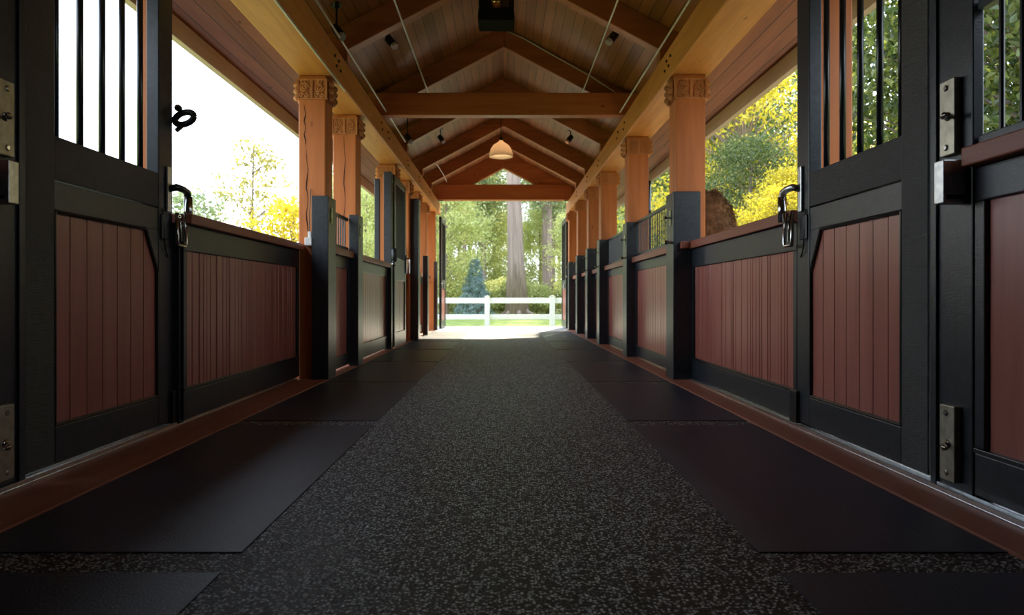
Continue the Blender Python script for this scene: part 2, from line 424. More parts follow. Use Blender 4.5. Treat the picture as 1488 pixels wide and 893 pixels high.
LP = [
 (6.30, -1.88, -1.63, 'orange timber post with a long crack, standing beside the white switch box', [(-1.80, 1.3, 2.1), (-1.82, 2.15, 2.52)], True),
 (7.65, -1.90, -1.64, 'second timber post from camera on left, straight crack below its carved capital', [(-1.77, 1.3, 2.56)], False),
 (10.45, -1.90, -1.66, 'third timber post on left, behind the upright of the sliding door', None, False),
 (11.9, -1.90, -1.64, 'fourth timber post on left, mostly hidden by the sliding door', None, False),
 (13.2, -1.92, -1.64, 'fifth timber post on left, behind the tall black upright', None, False),
 (14.7, -1.92, -1.66, 'sixth timber post on left, above the brown lower post', None, False),
 (16.2, -1.90, -1.62, 'last timber post on left, at the bright end opening', None, False)]
for i, (D, a, b_, lab, ck, br) in enumerate(LP):
    post(-1, D, a, b_, lab, crack=ck, bracket=br, fine=i < 6, cap=i < 6)
RP = [
 (6.27, 1.57, 1.84, 'timber post on black sleeve beside the shaggy brown fleece', (1.54, 1.79, 1.72)),
 (8.68, 1.57, 1.83, 'second timber post from camera on right, between two picket grilles', (1.545, 1.70, 1.71)),
 (11.05, 1.56, 1.82, 'third timber post on right, wide black sleeve with chrome latch', (1.53, 1.79, 1.69)),
 (12.6, 1.55, 1.80, 'fourth timber post on right, counted from the camera', (1.525, 1.70, 1.66)),
 (14.3, 1.54, 1.79, 'fifth timber post on right, counted from the camera', (1.52, 1.76, 1.64)),
 (16.1, 1.53, 1.80, 'last timber post on right, at the bright end opening', (1.52, 1.76, 1.60))]
for i, (D, a, b_, lab, sl) in enumerate(RP):
    t = post(1, D, a, b_, lab, sleeve=sl, zb=.02)
    if i == 0: bx(1.60, 1.67, D-.09, D-.02, 1.20, 1.262).build('ledge_block', 'ledge', t, bevel=.004)
    # latch parts on the aisle face of the sleeve
    X = sl[0]
    m = MB().box(X-.006, X, D+.06, D+.10, 1.42, 1.56); m.tube([(X-.004, D+.08, 1.49), (X-.05, D+.08, 1.49)], .008, 8); m.lathe((X-.05, D+.08, 1.49), [(.012, -.012), (.016, 0), (.012, .012)], 10, 'X')
    m.build('latch_plate', 'nickel', t)
    m = MB().tube([(X, D+.03, 1.26), (X-.05, D+.03, 1.26)], .012, 8); m.lathe((X-.05, D+.03, 1.26), [(.014, -.02), (.022, 0), (.012, .02)], 10, 'X')
    m.build('latch_knob', 'nickel', t)

# black posts of the left row
def bpost(x0, x1, D0, D1, z1, lab, plate=True, mat='black'):
    t = empty('black_post', ((x0+x1)/2, (D0+D1)/2, 0)); tag(t, lab, 'post', 'black uprights of the left row')
    bx(x0, x1, D0, D1, 0.012, z1).build('upright', mat, t, bevel=.006)
    if plate:
        MB().box(x1, x1+.006, D0+.09, D0+.12, z1-.24, z1-.10).lathe((x1+.006, D0+.105, z1-.13), [(.006, 0), (.005, .006)], 8, 'X').lathe((x1+.006, D0+.105, z1-.21), [(.006, 0), (.005, .006)], 8, 'X').build('strike_plate', 'nickel', t)
bpost(-1.745, -1.59, 6.24, 6.52, 1.68, 'short black post beside the cracked timber post with steel base bracket')
bpost(-1.69, -1.585, 7.50, 7.75, 1.66, 'short black post at the far end of the narrow picket grille on left')
bpost(-1.86, -1.79, 9.9, 9.98, 2.47, 'slim tall black upright rising behind the left ledge', plate=False)
bpost(-1.735, -1.625, 9.95, 10.1, 2.58, 'tall black upright at the near edge of the sliding door')
bpost(-1.66, -1.50, 12.1, 12.35, 2.50, 'tall black upright just past the sliding door')
bpost(-1.62, -1.52, 13.75, 13.95, 1.60, 'short dark post below the sixth left timber post', plate=False)
bpost(-1.62, -1.54, 15.9, 16.1, 1.60, 'short black post nearest the left end of the aisle', plate=False)

# ---------------------------------------------------------------- stall fronts
def boards_mesh(mb_g, mb, side, X, D0, D1, z0, z1, step, irregular=False, cut=None):
    """vertical boards on plane X facing the aisle"""
    mb_g.box(X+side*.012, X+side*.03, D0, D1, z0, z1)
    y = D0
    while y < D1-.01:
        w = step if not irregular else step*random.choice([.45, .6, 1, 1.25, .5])
        y2 = min(D1, y+w)
        if D1-y2 < .025: y2 = D1
        g = .003 if not irregular else random.choice([.002, .003, .007])
        if cut:
            (yc, zc, yd, zd) = cut   # chamfer line from (yc, z1) to (D1, zd)
            def top(yy):
                if yy <= yc: return z1
                return z1 + (zd-z1)*(yy-yc)/(D1-yc)
            if y2-g <= yc or y >= yc: pts = [(y+g, z0), (y2-g, z0), (y2-g, top(y2-g)), (y+g, top(y+g))]
            else: pts = [(y+g, z0), (y2-g, z0), (y2-g, top(y2-g)), (yc, z1), (y+g, z1)]
            mb.prism(pts, 'X', X+side*(.0), X+side*.02)
        else:
            d = random.uniform(0, .002)
            pts = [(X+side*.014, y+g), (X+side*(.004+d), y+g), (X+side*d, y+g+.004), (X+side*d, y2-g-.004), (X+side*(.004+d), y2-g), (X+side*.014, y2-g)]
            mb.prism(pts, 'Z', z0, z1)
        y = y2
def stall_front(side, X, D0, D1, label, step=.12, grille=None, ledge=(1.195, 1.265), irregular=False, ledge_out=.05, lx=None, npick=None, zpan=(.205, 1.05)):
    """X: aisle side plane of the frame"""
    t = empty('stall_front', (X, (D0+D1)/2, 0)); tag(t, label, 'stall front', 'stall fronts of the %s row' % ('left' if side < 0 else 'right'))
    T = side*.06
    za, zb = zpan
    bx(X, X+T, D0, D1, .035, za-.01).build('bottom_rail', 'black', t, bevel=.005)
    bx(X-side*.006, X+T, D0, D1, za-.01, za+.008).build('bead', 'blacksm', t, bevel=.003)
    bx(X, X+T, D0, D1, zb, ledge[0]).build('top_rail', 'black', t, bevel=.005)
    bx(X, X+T, D0, D0+.05, za+.008, zb).build('stile', 'black', t, bevel=.004)
    bx(X, X+T, D1-.05, D1, za+.008, zb).build('stile', 'black', t, bevel=.004)
    g, b = MB(), MB()
    boards_mesh(g, b, side, X+side*.018, D0+.05, D1-.05, za+.008, zb, step, irregular)
    bo = b.build('board_panel', 'boards', t)
    g.build('panel_backing', 'groove', t)
    bx(X-side*ledge_out, X+side*.12, D0+(0 if grille else .0), D1, ledge[0], ledge[1]).build('ledge', 'ledge', t, bevel=.006)
    if grille:
        zt, ps, pr = grille
        gx = X+side*.03
        go = bx(gx-.018, gx+.018, D0, D1, zt-.035, zt).build('grille_top_rail', 'black', t, bevel=.004)
        bx(gx-.018, gx+.018, D0, D1, ledge[1], ledge[1]+.045).build('grille_bottom_rail', 'black', t, bevel=.004)
        n = int((D1-D0)/ps)
        for k in range(1, n):
            y = D0+(D1-D0)*k/n
            MB().tube([(gx, y, ledge[1]+.045), (gx, y, zt-.035)], pr, 6).build('picket', 'blacksm', t)
    return t
# right row
stall_front(1, 1.71, .85, 2.50, 'near right stall front with barred window above a red ledge', step=.17, grille=(1.83, .092, .009), ledge=(1.225, 1.295), zpan=(.20, 1.10))
stall_front(1, 1.71, 4.02, 6.27, 'stall front on right below the shaggy fleece, open above its red ledge', step=.10, irregular=True, ledge_out=.035, zpan=(.205, 1.03))
stall_front(1, 1.66, 6.53, 8.68, 'stall front with long picket grille between first and second right posts', step=.13, grille=(1.72, .085, .007), zpan=(.15, 1.09))
stall_front(1, 1.66, 8.94, 11.05, 'stall front with dark picket grille between second and third right posts', step=.13, grille=(1.70, .05, .008), zpan=(.15, 1.09))
stall_front(1, 1.66, 11.31, 12.6, 'stall front between third and fourth right posts', step=.13, grille=(1.64, .09, .008), zpan=(.15, 1.09))
stall_front(1, 1.66, 12.86, 14.3, 'stall front between fourth and fifth right posts', step=.13, grille=(1.62, .09, .008), zpan=(.15, 1.09))
stall_front(1, 1.66, 14.56, 16.1, 'stall front between fifth and last right posts', step=.13, zpan=(.15, 1.09))
# left row
stall_front(-1, -1.93, .85, 2.50, 'near left stall front in deep shade at the picture edge', step=.17, ledge=(1.225, 1.295))
stall_front(-1, -1.87, 4.02, 6.30, 'stall front on left with glossy irregular boards, open to the white sky', step=.10, irregular=True, ledge_out=.045, ledge=(1.185, 1.245), zpan=(.215, 1.03))
stall_front(-1, -1.68, 6.52, 7.50, 'narrow stall front on left with a short picket grille', step=.11, grille=(1.62, .095, .008), zpan=(.15, 1.06), ledge=(1.185, 1.255))
stall_front(-1, -1.68, 7.75, 9.95, 'stall front on left between short black post and slim tall upright', step=.11, zpan=(.20, 1.06), ledge=(1.19, 1.255))
stall_front(-1, -1.74, 11.35, 12.1, 'stall front on left just past the sliding door', step=.11, grille=(1.62, .12, .012), zpan=(.18, 1.05))
stall_front(-1, -1.74, 12.35, 13.75, 'stall front on left past the tall black upright', step=.11, zpan=(.18, 1.05))
stall_front(-1, -1.74, 13.95, 15.9, 'farthest stall front on the left, warm orange in the sunlight', step=.11, zpan=(.18, 1.05))

# ---------------------------------------------------------------- near doors
def stall_door(side, X, label):
    nm = 'left' if side < 0 else 'right'
    t = empty('stall_door', (X, 3.38, 0)); tag(t, label, 'door', 'near stall doors')
    T = side*.07; D0, D1 = 2.76, 3.99
    bx(X, X+T, D0, 2.945, .04, 2.6).build('stile', 'black2', t, bevel=.005)
    s2 = bx(X, X+T, 3.83, D1, .04, 2.6).build('stile', 'black', t, bevel=.005)
    bx(X+side*.002, X+T, 2.945, 3.83, 1.257, 1.447).build('lock_rail', 'black2', t, bevel=.005)
    bx(X+side*.004, X+T, 2.945, 3.83, 1.128, 1.252).build('lower_rail', 'black', t, bevel=.004)
    bx(X, X+T, 2.945, 3.83, .04, .20).build('bottom_rail', 'black', t, bevel=.005)
    bx(X, X+T, 2.945, 3.83, 2.45, 2.6).build('top_rail', 'black', t, bevel=.005)
    # corner brace
    yc, zd = 3.70, .90
    MB().prism([(yc, 1.128), (3.83, 1.128), (3.83, zd)], 'X', X+side*.004, X+T).build('corner_brace', 'black', t)
    # bead round the panel
    b = MB()
    pts = [(2.95, .205), (3.825, .205), (3.825, zd), (yc, 1.122), (2.95, 1.122), (2.95, .205)]
    for p, q in zip(pts, pts[1:]):
        b.tube([(X+side*.006, p[0], p[1]), (X+side*.006, q[0], q[1])], .009, 6)
    b.build('bead', 'blacksm', t)
    g, bb = MB(), MB()
    boards_mesh(g, bb, side, X+side*.015, 2.945, 3.83, .20, 1.128, .125, cut=(yc, 1.128, 3.83, zd))
    bb.build('board_panel', 'boards', t)
    g2 = MB().prism([(2.95, .2), (3.83, .2), (3.83, zd), (yc, 1.128), (2.95, 1.128)], 'X', X+side*.034, X+side*.05)
    g2.build('panel_backing', 'groove', t)
    gx = X+side*.036
    for y in (3.00, 3.175, 3.35, 3.525, 3.70):
        MB().tube([(gx, y, 1.44), (gx, y, 2.46)], .0155, 10).build('bar', 'blacksm', t, smooth=True)
    # latch at the far edge: back plate, arm, drop barrel, lift loop
    fx = X-side*.004
    lt = MB().box(fx-side*.012, fx, 3.90, 3.945, 1.24, 1.50).build('latch', 'steel', t, bevel=.004)
    b = MB()
    ax = X-side*.045
    b.tube([(fx, 3.925, 1.37), (ax, 3.94, 1.385), (ax, 4.02, 1.385), (ax, 4.075, 1.375), (ax, 4.09, 1.34), (ax, 4.09, 1.27)], [.019, .021, .021, .022, .022, .022], 10)
    b.build('latch_arm', 'steel' if side > 0 else 'blacksm', lt, smooth=True)
    MB().tube([(ax, 4.09, 1.35), (ax, 4.09, 1.20)], .025, 12).build('latch_barrel', 'nickel', lt, smooth=True)
    b = MB()
    loop = [(ax, 4.055, 1.25), (ax, 4.06, 1.07), (ax, 4.05, 1.055), (ax, 3.96, 1.055), (ax, 3.95, 1.07), (ax, 3.95, 1.24)]
    b.tube(loop, .011, 8); b.box(ax-.006, ax+.006, 3.985, 4.0, 1.08, 1.235)
    b.tube([(ax-side*.02, 4.0, 1.25), (ax-side*.02, 4.01, 1.075)], .006, 8)
    b.build('lift_loop', 'nickel', lt, smooth=True)
    ch = MB(); 
    for k in range(8):
        a = k*.9; c = Vector((ax-side*.01+.004*math.sin(a), 4.07-.016*k, 1.22-.045*math.sin(k/7*math.pi)))
        pts = [(c.x+.002*math.cos(q)*(k % 2), c.y+.012*math.cos(q), c.z+.008*math.sin(q)) for q in [j*math.pi/4 for j in range(9)]]
        ch.tube(pts, .0022, 5)
    ch.build('chain', 'nickel', lt)
    MB().tube([(X-side*.006, 3.86, 1.25), (X-side*.012, 3.865, 1.12), (X-side*.012, 3.88, 1.03), (X-side*.004, 3.93, .985)], .004, 6).build('cord', 'blacksm', lt)
    MB().box(X-side*.012, X, 3.84, 3.93, 1.08, 1.22).build('keeper_block', 'black', lt, bevel=.01)
    # bottom guide bracket with rivets
    gb = bx(X-side*.02, X+side*.03, 3.955, 4.05, .03, .215).build('guide_bracket', 'blacksm', t, bevel=.004)
    b = MB()
    for z in (.05, .12, .195):
        for y in (3.97, 4.035): b.lathe((X-side*.02, y, z), [(.005, 0), (.004, -side*.004)], 8, 'X')
    for z in (.08, .19): b.lathe((X+side*.0, 3.955, z), [(.004, 0), (.003, -.004)], 8, 'Y')
    b.build('rivets', 'nickel', gb)
    if side < 0:
        # black tie ring with snap on the far edge
        b = MB(); c = P(268, 172, 4.0)
        b.tube([(c.x+.055*math.cos(a)*(1), c.y, c.z+.034*math.sin(a)+.012*math.cos(a)) for a in [k*math.pi/10 for k in range(21)]], .019, 8)
        b.tube([P(256, 190, 4.0), P(264, 183, 4.0), P(276, 178, 4.0)], .014, 8)
        b.tube([P(256, 157, 4.0), P(261, 158, 4.0), P(266, 166, 4.0)], .012, 8)
        b.lathe(tuple(P(259, 157, 4.0)), [(.002, -.02), (.02, -.01), (.02, .01), (.002, .02)], 10, 'Y')
        b.build('tie_ring', 'blacksm', t, smooth=True)
    return t
stall_door(-1, -1.92, 'near left stall door with black frame, barred top and tie ring on its edge')
stall_door(1, 1.70, 'near right stall door with black frame, barred top and reddish board panel')

def jamb(side, X):
    nm = 'left' if side < 0 else 'right'
    t = empty('jamb_post', (X, 2.62, 0)); tag(t, 'dark full height jamb post with metal plates beside the near %s door' % nm, 'post', 'near jamb posts')
    bx(X+side*.006, X+side*.05, 2.505, 2.745, .0, 2.79).build('upright', 'black', t, bevel=.006)
    bx(X-side*.005, X+side*.01, 2.70, 2.735, .0, 2.79).build('stop_strip', 'black', t, bevel=.003)
    # upper strike plate
    for z0, z1, zk, nmz in ((1.29, 1.575, 1.435, 'strike_plate'), (.06, .345, .20, 'strike_plate')):
        p = bx(X-side*.022, X+side*.006, 2.565, 2.65, z0, z1).build(nmz, 'brass', t, bevel=.003)
        b = MB()
        for z in (z0+.03, z1-.03): MB().lathe((X-side*.022, 2.61, z), [(.012, 0), (.012, -side*.003), (.008, -side*.006)], 12, 'X').build('screw', 'nickel', p)
        b = MB(); b.lathe((X-side*.022, 2.60, zk), [(.017, 0), (.017, -side*.004)], 12, 'X')
        b.tube([(X-side*.022, 2.60, zk), (X-side*.05, 2.585, zk-.005), (X-side*.06, 2.55, zk-.005)], [.009, .010, .007], 8)
        b.lathe((X-side*.06, 2.56, zk-.005), [(.007, -.012), (.013, 0), (.007, .012)], 10, 'Y')
        b.build('bolt', 'nickel', p, smooth=True)
    x0 = X-side*.085
    b = bx(x0, X+side*.006, 2.53, 2.585, 1.10, 1.26).build('bolt_box', 'steel', t, bevel=.004)
    bx(x0+side*.012, X-side*.01, 2.526, 2.531, 1.115, 1.13).build('slot', 'groove', b)
jamb(-1, -1.905)
jamb(1, 1.70)
for side, x0, x1 in ((-1, -1.99, -1.885), (1, 1.725, 1.80)):
    t = empty('door_stop', ((x0+x1)/2, 4.03, 0)); tag(t, 'slim black stop post where the near %s door meets its stall front' % ('left' if side < 0 else 'right'), 'post')
    bx(x0, x1, 3.995, 4.06, .02, 1.19).build('upright', 'black', t, bevel=.004)
# timber posts outside behind the doors
for x0, x1, lab in ((1.83, 2.04, 'orange timber post seen through the bars of the right door'), (-2.12, -2.045, 'orange timber post seen through the bars of the left door')):
    t = empty('timber_post', ((x0+x1)/2, 4.1, 0)); tag(t, lab, 'post')
    bx(x0, x1, 4.02, 4.2, -.02, 2.9).build('shaft', 'timber_z', t, bevel=.01)
for side, X in ((1, 1.71),):
    o = bx(X, X+side*.06, .85, 2.5, 1.88, 2.0).build('red_rail', 'ledge', bevel=.005)
    tag(o, 'red-brown rail above the barred window at the near %s' % ('left' if side < 0 else 'right'), 'rail')

struct('wall_left_blocker', bx(-1.99, -1.93, .8, 2.5, 1.30, 3.0), 'black', 'added dark light blocker above the near left stall front')  # added solid fill outside the frame, keeps left side light off the near section
# sliding door on the left at D 10.1 - 11.3
t = empty('sliding_door', (-1.63, 10.7, 0)); tag(t, 'tall narrow sliding door on left with dark mesh top and board bottom', 'door')
X = -1.655
bx(X, X+.05, 10.12, 10.24, .03, 2.57).build('stile', 'black', t, bevel=.006)
bx(X, X+.05, 11.18, 11.30, .03, 2.57).build('stile', 'black', t, bevel=.006)
for z0, z1 in ((.03, .24), (1.02, 1.36), (2.47, 2.57)):
    bx(X+.002, X+.05, 10.24, 11.18, z0, z1).build('rail', 'black', t, bevel=.005)
g, b = MB(), MB(); boards_mesh(g, b, -1, X+.035, 10.24, 11.18, .24, 1.02, .12); b.build('board_panel', 'boards', t)
g.build('panel_backing', 'groove', t)
b = MB(); gx = X+.025
for k in range(1, 22):
    y = 10.24+.94*k/22; b.tube([(gx, y, 1.36), (gx, y, 2.47)], .006, 6)
b.build('mesh_bars', 'blacksm', t)['kind'] = 'stuff'
b = MB().box(X+.05, X+.075, 11.2, 11.25, 1.15, 1.45); b.tube([(X+.075, 11.22, 1.4), (X+.12, 11.22, 1.38), (X+.12, 11.2, 1.15)], .012, 8)
b.build('handle', 'nickel', t)
# grey switch can on upright
t = empty('bucket_hook', (-1.60, 10.0, 1.25)); tag(t, 'dark round canister mounted on the tall upright before the sliding door', 'canister')
MB().lathe((-1.585, 9.93, 1.27), [(.03, 0), (.045, .02), (.045, .18), (.03, .2)], 16).build('canister', 'blacksm', t, smooth=True)
MB().tube([(-1.60, 9.95, 1.27), (-1.57, 9.9, 1.22), (-1.60, 9.86, 1.24)], .012, 8).build('hook', 'nickel', t)

# end doors folded against the opening
for side, nm in ((-1, 'left'), (1, 'right')):
    t = empty('barn_door', (side*1.5, 16.8, 0)); tag(t, 'thin dark open barn door folded at the %s side of the end opening' % nm, 'door', 'end barn doors')
    xa = side*1.50
    bx(xa, xa+side*.06, 16.6, 16.72, .02, 2.72).build('stile', 'black', t, bevel=.005)
    bx(xa, xa+side*.06, 17.7, 17.82, .02, 2.72).build('stile', 'black', t, bevel=.005)
    for z0, z1 in ((.02, .2), (1.0, 1.2), (2.6, 2.72)): bx(xa, xa+side*.06, 16.72, 17.7, z0, z1).build('rail', 'black', t)
    g, b = MB(), MB(); boards_mesh(g, b, side, xa+side*.015, 16.72, 17.7, .2, 1.0, .12); b.build('board_panel', 'boards', t)
    b = MB()
    for k in range(1, 10): b.tube([(xa+side*.03, 16.72+.98*k/10, 1.2), (xa+side*.03, 16.72+.98*k/10, 2.6)], .01, 6)
    b.build('bars', 'blacksm', t)
    MB().tube([(xa, 16.66, 1.1), (xa-side*.05, 16.66, 1.1), (xa-side*.05, 16.66, .95)], .012, 8).build('handle', 'nickel', t)

t = empty('downspout', (2.46, 11.7, -.02)); tag(t, 'dark downspout pipe outside between the second and third right posts', 'pipe')
MB().tube([(2.46, 11.7, -.02), (2.46, 11.7, 2.74)], .045, 12).build('pipe', 'blacksm', t, smooth=True)
for z in (.8, 2.2): MB().tube([(2.46, 11.7, z), (2.46, 11.7, z+.04)], .052, 12).build('clamp', 'black', t)
# switch box on first left post
c = P(447, 352, 6.2)
t = empty('switch_box', (c.x, 6.28, c.z-.06)); tag(t, 'small white switch box at the end of the left ledge', 'switch box')
bx(c.x-.035, c.x+.03, 6.22, 6.30, 1.225, 1.30).build('housing', 'white', t, bevel=.006)
bx(c.x-.012, c.x+.02, 6.24, 6.28, 1.30, 1.355).build('plug', 'white', t, bevel=.006)
MB().tube([(c.x, 6.26, 1.355), (c.x-.005, 6.27, 1.5), (c.x+.005, 6.285, 1.75)], .004, 6).build('cable', 'blacksm', t)

# ---------------------------------------------------------------- rods, cables, lamps
def rod(pts, r, label, name='conduit', cat='conduit', mat='rod', group=None, joints=()):
    o = MB().tube(pts, r, 8).build(name, mat, smooth=True); tag(o, label, cat, group); return o
rod([(-1.49, 2, 3.115), (-1.49, 10.4, 3.115)], .010, 'straight grey conduit above the left beam', group='ceiling conduits')
rod([(1.47, 2, 3.10), (1.47, 8.7, 3.10)], .010, 'straight grey conduit above the right beam', group='ceiling conduits')
rod([(-.995, 3, 3.455), (-.995, 9.05, 3.455)], .010, 'grey conduit under the rafters on left of the dark fixture', group='ceiling conduits')
rod([(1.03, 3, 3.44), (1.03, 9.1, 3.44)], .009, 'grey conduit under the rafters on right of the dark fixture', group='ceiling conduits')
rod([(-1.56, 2, 2.783), (-1.56, 6.75, 2.783)], .009, 'pale cable fixed along lower edge of the left beam', 'cable', 'cable')
rod([(0.0, 8.87, roofz(0)-.05), (.25, 8.86, roofz(.25)-.03), (.7, 8.86, roofz(.7)-.05), (1.1, 8.86, roofz(1.1)-.06), (1.42, 8.86, roofz(1.42)-.02-.08), (1.46, 8.82, 3.32)], .008, 'thin curved cable along the near face of the second rafter', 'cable', 'cable')
rod([(-1.45, 13.2, 3.45), (-1.3, 13.5, 3.36), (-1.22, 14.0, 3.25), (-1.2, 14.5, 3.2)], .008, 'thin curved cable near the far left rafters', 'cable', 'cable')

def spotlight(px, py, D, side, label, power=12, s=1.0):
    c = P(px, py, D)
    t = empty('spotlight', tuple(c)); tag(t, label, 'spotlight', 'ceiling spotlights')
    top = Vector((c.x-side*(-.02), c.y, roofz(c.x)))
    MB().lathe((c.x, c.y, roofz(c.x)-.03), [(.05*s, .025), (.05*s, 0), (.02*s, -.02)], 14).build('mount', 'blacksm', t, smooth=True)
    MB().tube([(c.x, c.y, roofz(c.x)-.03), (c.x, c.y, c.z+.05), tuple(c)], .010*s, 8).build('arm', 'blacksm', t)
    d = Vector((-side*.45, -.55, -.7)).normalized() if False else Vector((-side*.55, -.35, -.75)).normalized()
    a, e = c-d*.05*s, c+d*.09*s
    can = MB().tube([tuple(a), tuple(a+d*.02*s), tuple(e)], [.025*s, .042*s, .046*s], 16).build('can', 'blacksm', t, smooth=False)
    MB().tube([tuple(e), tuple(e+d*.03*s)], [.040*s, .034*s], 16).build('lens', 'glassy', t, smooth=False)
    return c, d, e
for (px, py, D, side, lab) in (
    (566, 58, 7.2, -1, 'black spotlight left of the dark ceiling fixture'),
    (892, 52, 7.2, 1, 'black spotlight right of the dark ceiling fixture'),
    (640, 200, 11.8, -1, 'small black spotlight behind the tie beam, left of hanging lamp'),
    (829, 200, 11.8, 1, 'small black spotlight behind the tie beam, right of hanging lamp'),
    (592, 199, 10.2, -1, 'small spotlight in dark corner under left end of the tie beam'),
    (489, 43, 6.3, -1, 'dark spotlight high in the shadow above the left beam')):
    spotlight(px, py, D, side, lab)

# hanging dome lamp
c = P(728, 228, 12.4)
t = empty('pendant_lamp', (c.x, c.y, c.z)); tag(t, 'cream dome pendant lamp hanging from the ridge', 'lamp')
R0 = .212
prof = [(R0, 0), (R0, .03), (R0*.97, .08), (R0*.86, .15), (R0*.66, .21), (R0*.36, .255), (.05, .27), (.03, .30)]
inner = [(.03, .26), (R0*.34, .245), (R0*.64, .20), (R0*.84, .145), (R0*.95, .08), (R0*.975, .0)]
mb = MB(); seg = 32
allp = inner+prof
for r, h in allp:
    for j in range(seg):
        a = 2*math.pi*j/seg; mb.v.append((c.x+r*math.cos(a), c.y+r*math.sin(a), c.z+h))
for i in range(len(allp)-1):
    for j in range(seg): mb.f.append((i*seg+j, i*seg+(j+1) % seg, (i+1)*seg+(j+1) % seg, (i+1)*seg+j))
mb.build('lamp_shade', 'enamel', t, smooth=True)
MB().tube([(c.x, c.y, c.z+.29), (c.x, c.y, RZ)], .006, 8).build('cord', 'blacksm', t)
MB().lathe((c.x, c.y, c.z+.28), [(.03, 0), (.035, .05), (.02, .09)], 14).build('socket_cap', 'blacksm', t, smooth=True)
MB().lathe((c.x, c.y, c.z+.05), [(.005, 0), (.035, .02), (.042, .06), (.03, .11), (.02, .17)], 14).build('bulb', 'bulb', t, smooth=True)

# dark ceiling fixture near the ridge
a = P(694, 29, 7.3); b_ = P(748, 3, 7.3)
t = empty('ceiling_fixture', ((a.x+b_.x)/2, 7.4, a.z)); tag(t, 'boxy black ceiling fixture with small brass fitting at the ridge', 'ceiling fixture')
m_ = (a.x+b_.x)/2-.01
MB().prism([(a.x, a.z+.02), (a.x+.02, a.z), (b_.x-.02, a.z), (b_.x, a.z+.02), (b_.x-.01, a.z+.13), (a.x+.01, a.z+.13)], 'Y', 7.30, 7.62).build('tray', plain('matt_black_tray', (.012, .012, .012), .85, spec=.1), t, bevel=.008)
bx(a.x+.01, m_-.035, 7.30, 7.6, a.z+.13, a.z+.42).build('housing', 'blacksm', t, bevel=.015)
bx(m_+.055, b_.x-.005, 7.34, 7.6, a.z+.13, a.z+.29).build('speaker_box', 'blacksm', t, bevel=.012)
bx(m_+.075, b_.x-.06, 7.335, 7.345, a.z+.15, a.z+.27).build('speaker_panel', plain('brown_panel', (.10, .06, .035), .6), t, bevel=.004)
MB().lathe((m_+.01, 7.36, a.z+.14), [(.02, 0), (.05, .03), (.055, .045), (.055, .055), (.03, .06), (.03, .2), (.02, RZ-a.z-.14)], 16).build('stem', 'timber_z', t, smooth=False)
MB().lathe((m_+.01, 7.34, a.z+.185), [(.055, 0), (.058, .005), (.055, .012)], 18).build('brass_collar', plain('brass', (.85, .6, .28), .25, metal=1), t)

# ---------------------------------------------------------------- shaggy fleece on the right
random.seed(3)
def fleece():
    mb = MB(); seg = 28; rings = 16
    c0 = Vector((2.10, 6.75, .95))
    base = []
    def surf(u, v):
        # v 0..1 height, u angle ; leaning mound with a slanted right slope
        h = .85*v
        w = .25*(1-.30*v-max(0, (v-.5))**1.9*1.8)*(1+.07*math.sin(9*v+2*u)+.04*math.sin(17*v))
        w = max(.02, w)
        dx = -.06*v+.06*(1-v)
        return Vector((c0.x+dx+w*math.cos(u)*1.0, c0.y+w*.75*math.sin(u), c0.z+h+.018*math.sin(3*u+12*v)))
    for i in range(rings+1):
        v = i/rings
        for j in range(seg): mb.v.append(tuple(surf(2*math.pi*j/seg, v)))
    for i in range(rings):
        for j in range(seg): mb.f.append((i*seg+j, i*seg+(j+1) % seg, (i+1)*seg+(j+1) % seg, (i+1)*seg+j))
    mb.f.append(tuple(rings*seg+j for j in range(seg)))
    cen = lambda v: Vector((c0.x-.055*v, c0.y, c0.z+.85*v*.9))
    for k in range(9000):
        u, v = random.uniform(0, 2*math.pi), random.uniform(0, 1)**.9
        p = surf(u, v); n = (p-cen(v)).normalized()
        dirn = (n*.8+Vector((random.gauss(0, .35), random.gauss(0, .3), -.75+random.gauss(0, .3)))).normalized()
        L = random.uniform(.02, .05); s_ = dirn.cross(n); s_ = (s_.normalized() if s_.length > 1e-4 else Vector((1, 0, 0)))*.0035
        q = p+dirn*L*.5+n*.004; e = p+dirn*L+Vector((0, 0, -.008))
        i0 = len(mb.v); mb.v += [tuple(p-s_), tuple(p+s_), tuple(q+s_*.8), tuple(q-s_*.8), tuple(e)]
        mb.f += [(i0, i0+1, i0+2, i0+3), (i0+3, i0+2, i0+4)]
    o = mb.build('fleece', 'fleece'); tag(o, 'shaggy brown fleece bundle standing behind the right ledge beside a timber post', 'fleece')
fleece()
# stand that carries the fleece outside the stall front
t = empty('saddle_rack', (2.1, 6.75, -.02)); tag(t, 'dark wooden rack under the brown fleece, behind the right stall front', 'rack')
bx(1.90, 2.34, 6.57, 6.93, .91, .96).build('shelf', 'black', t, bevel=.005)
for x in (1.91, 2.28):
    for y in (6.59, 6.87): bx(x, x+.04, y, y+.04, -.02, .91).build('leg', 'black', t)

# ---------------------------------------------------------------- rubber mats
seps = [-1.0, 1.95, 4.13, 6.1, 8.05, 10.0, 11.95, 13.9]
for side, nm in ((-1, 'left'), (1, 'right')):
    cnt = 0
    x_in, x_out = (-.77, -1.6) if side < 0 else (.752, 1.485)
    ends = seps+[15.6]
    for i in range(len(ends)-1):
        d0, d1 = ends[i]+.075, ends[i+1]-.075
        if i >= 6 and i+1 < len(ends)-1: pass
        o = MB().box(x_in, x_out, d0, d1, 0, .004).build('rubber_mat', 'rubber', bevel=.002)
        tag(o, 'smooth black rubber mat at the %s of the aisle, %s from the camera' % (nm, ORD[i]), 'mat', 'rubber mats along the %s side' % nm)

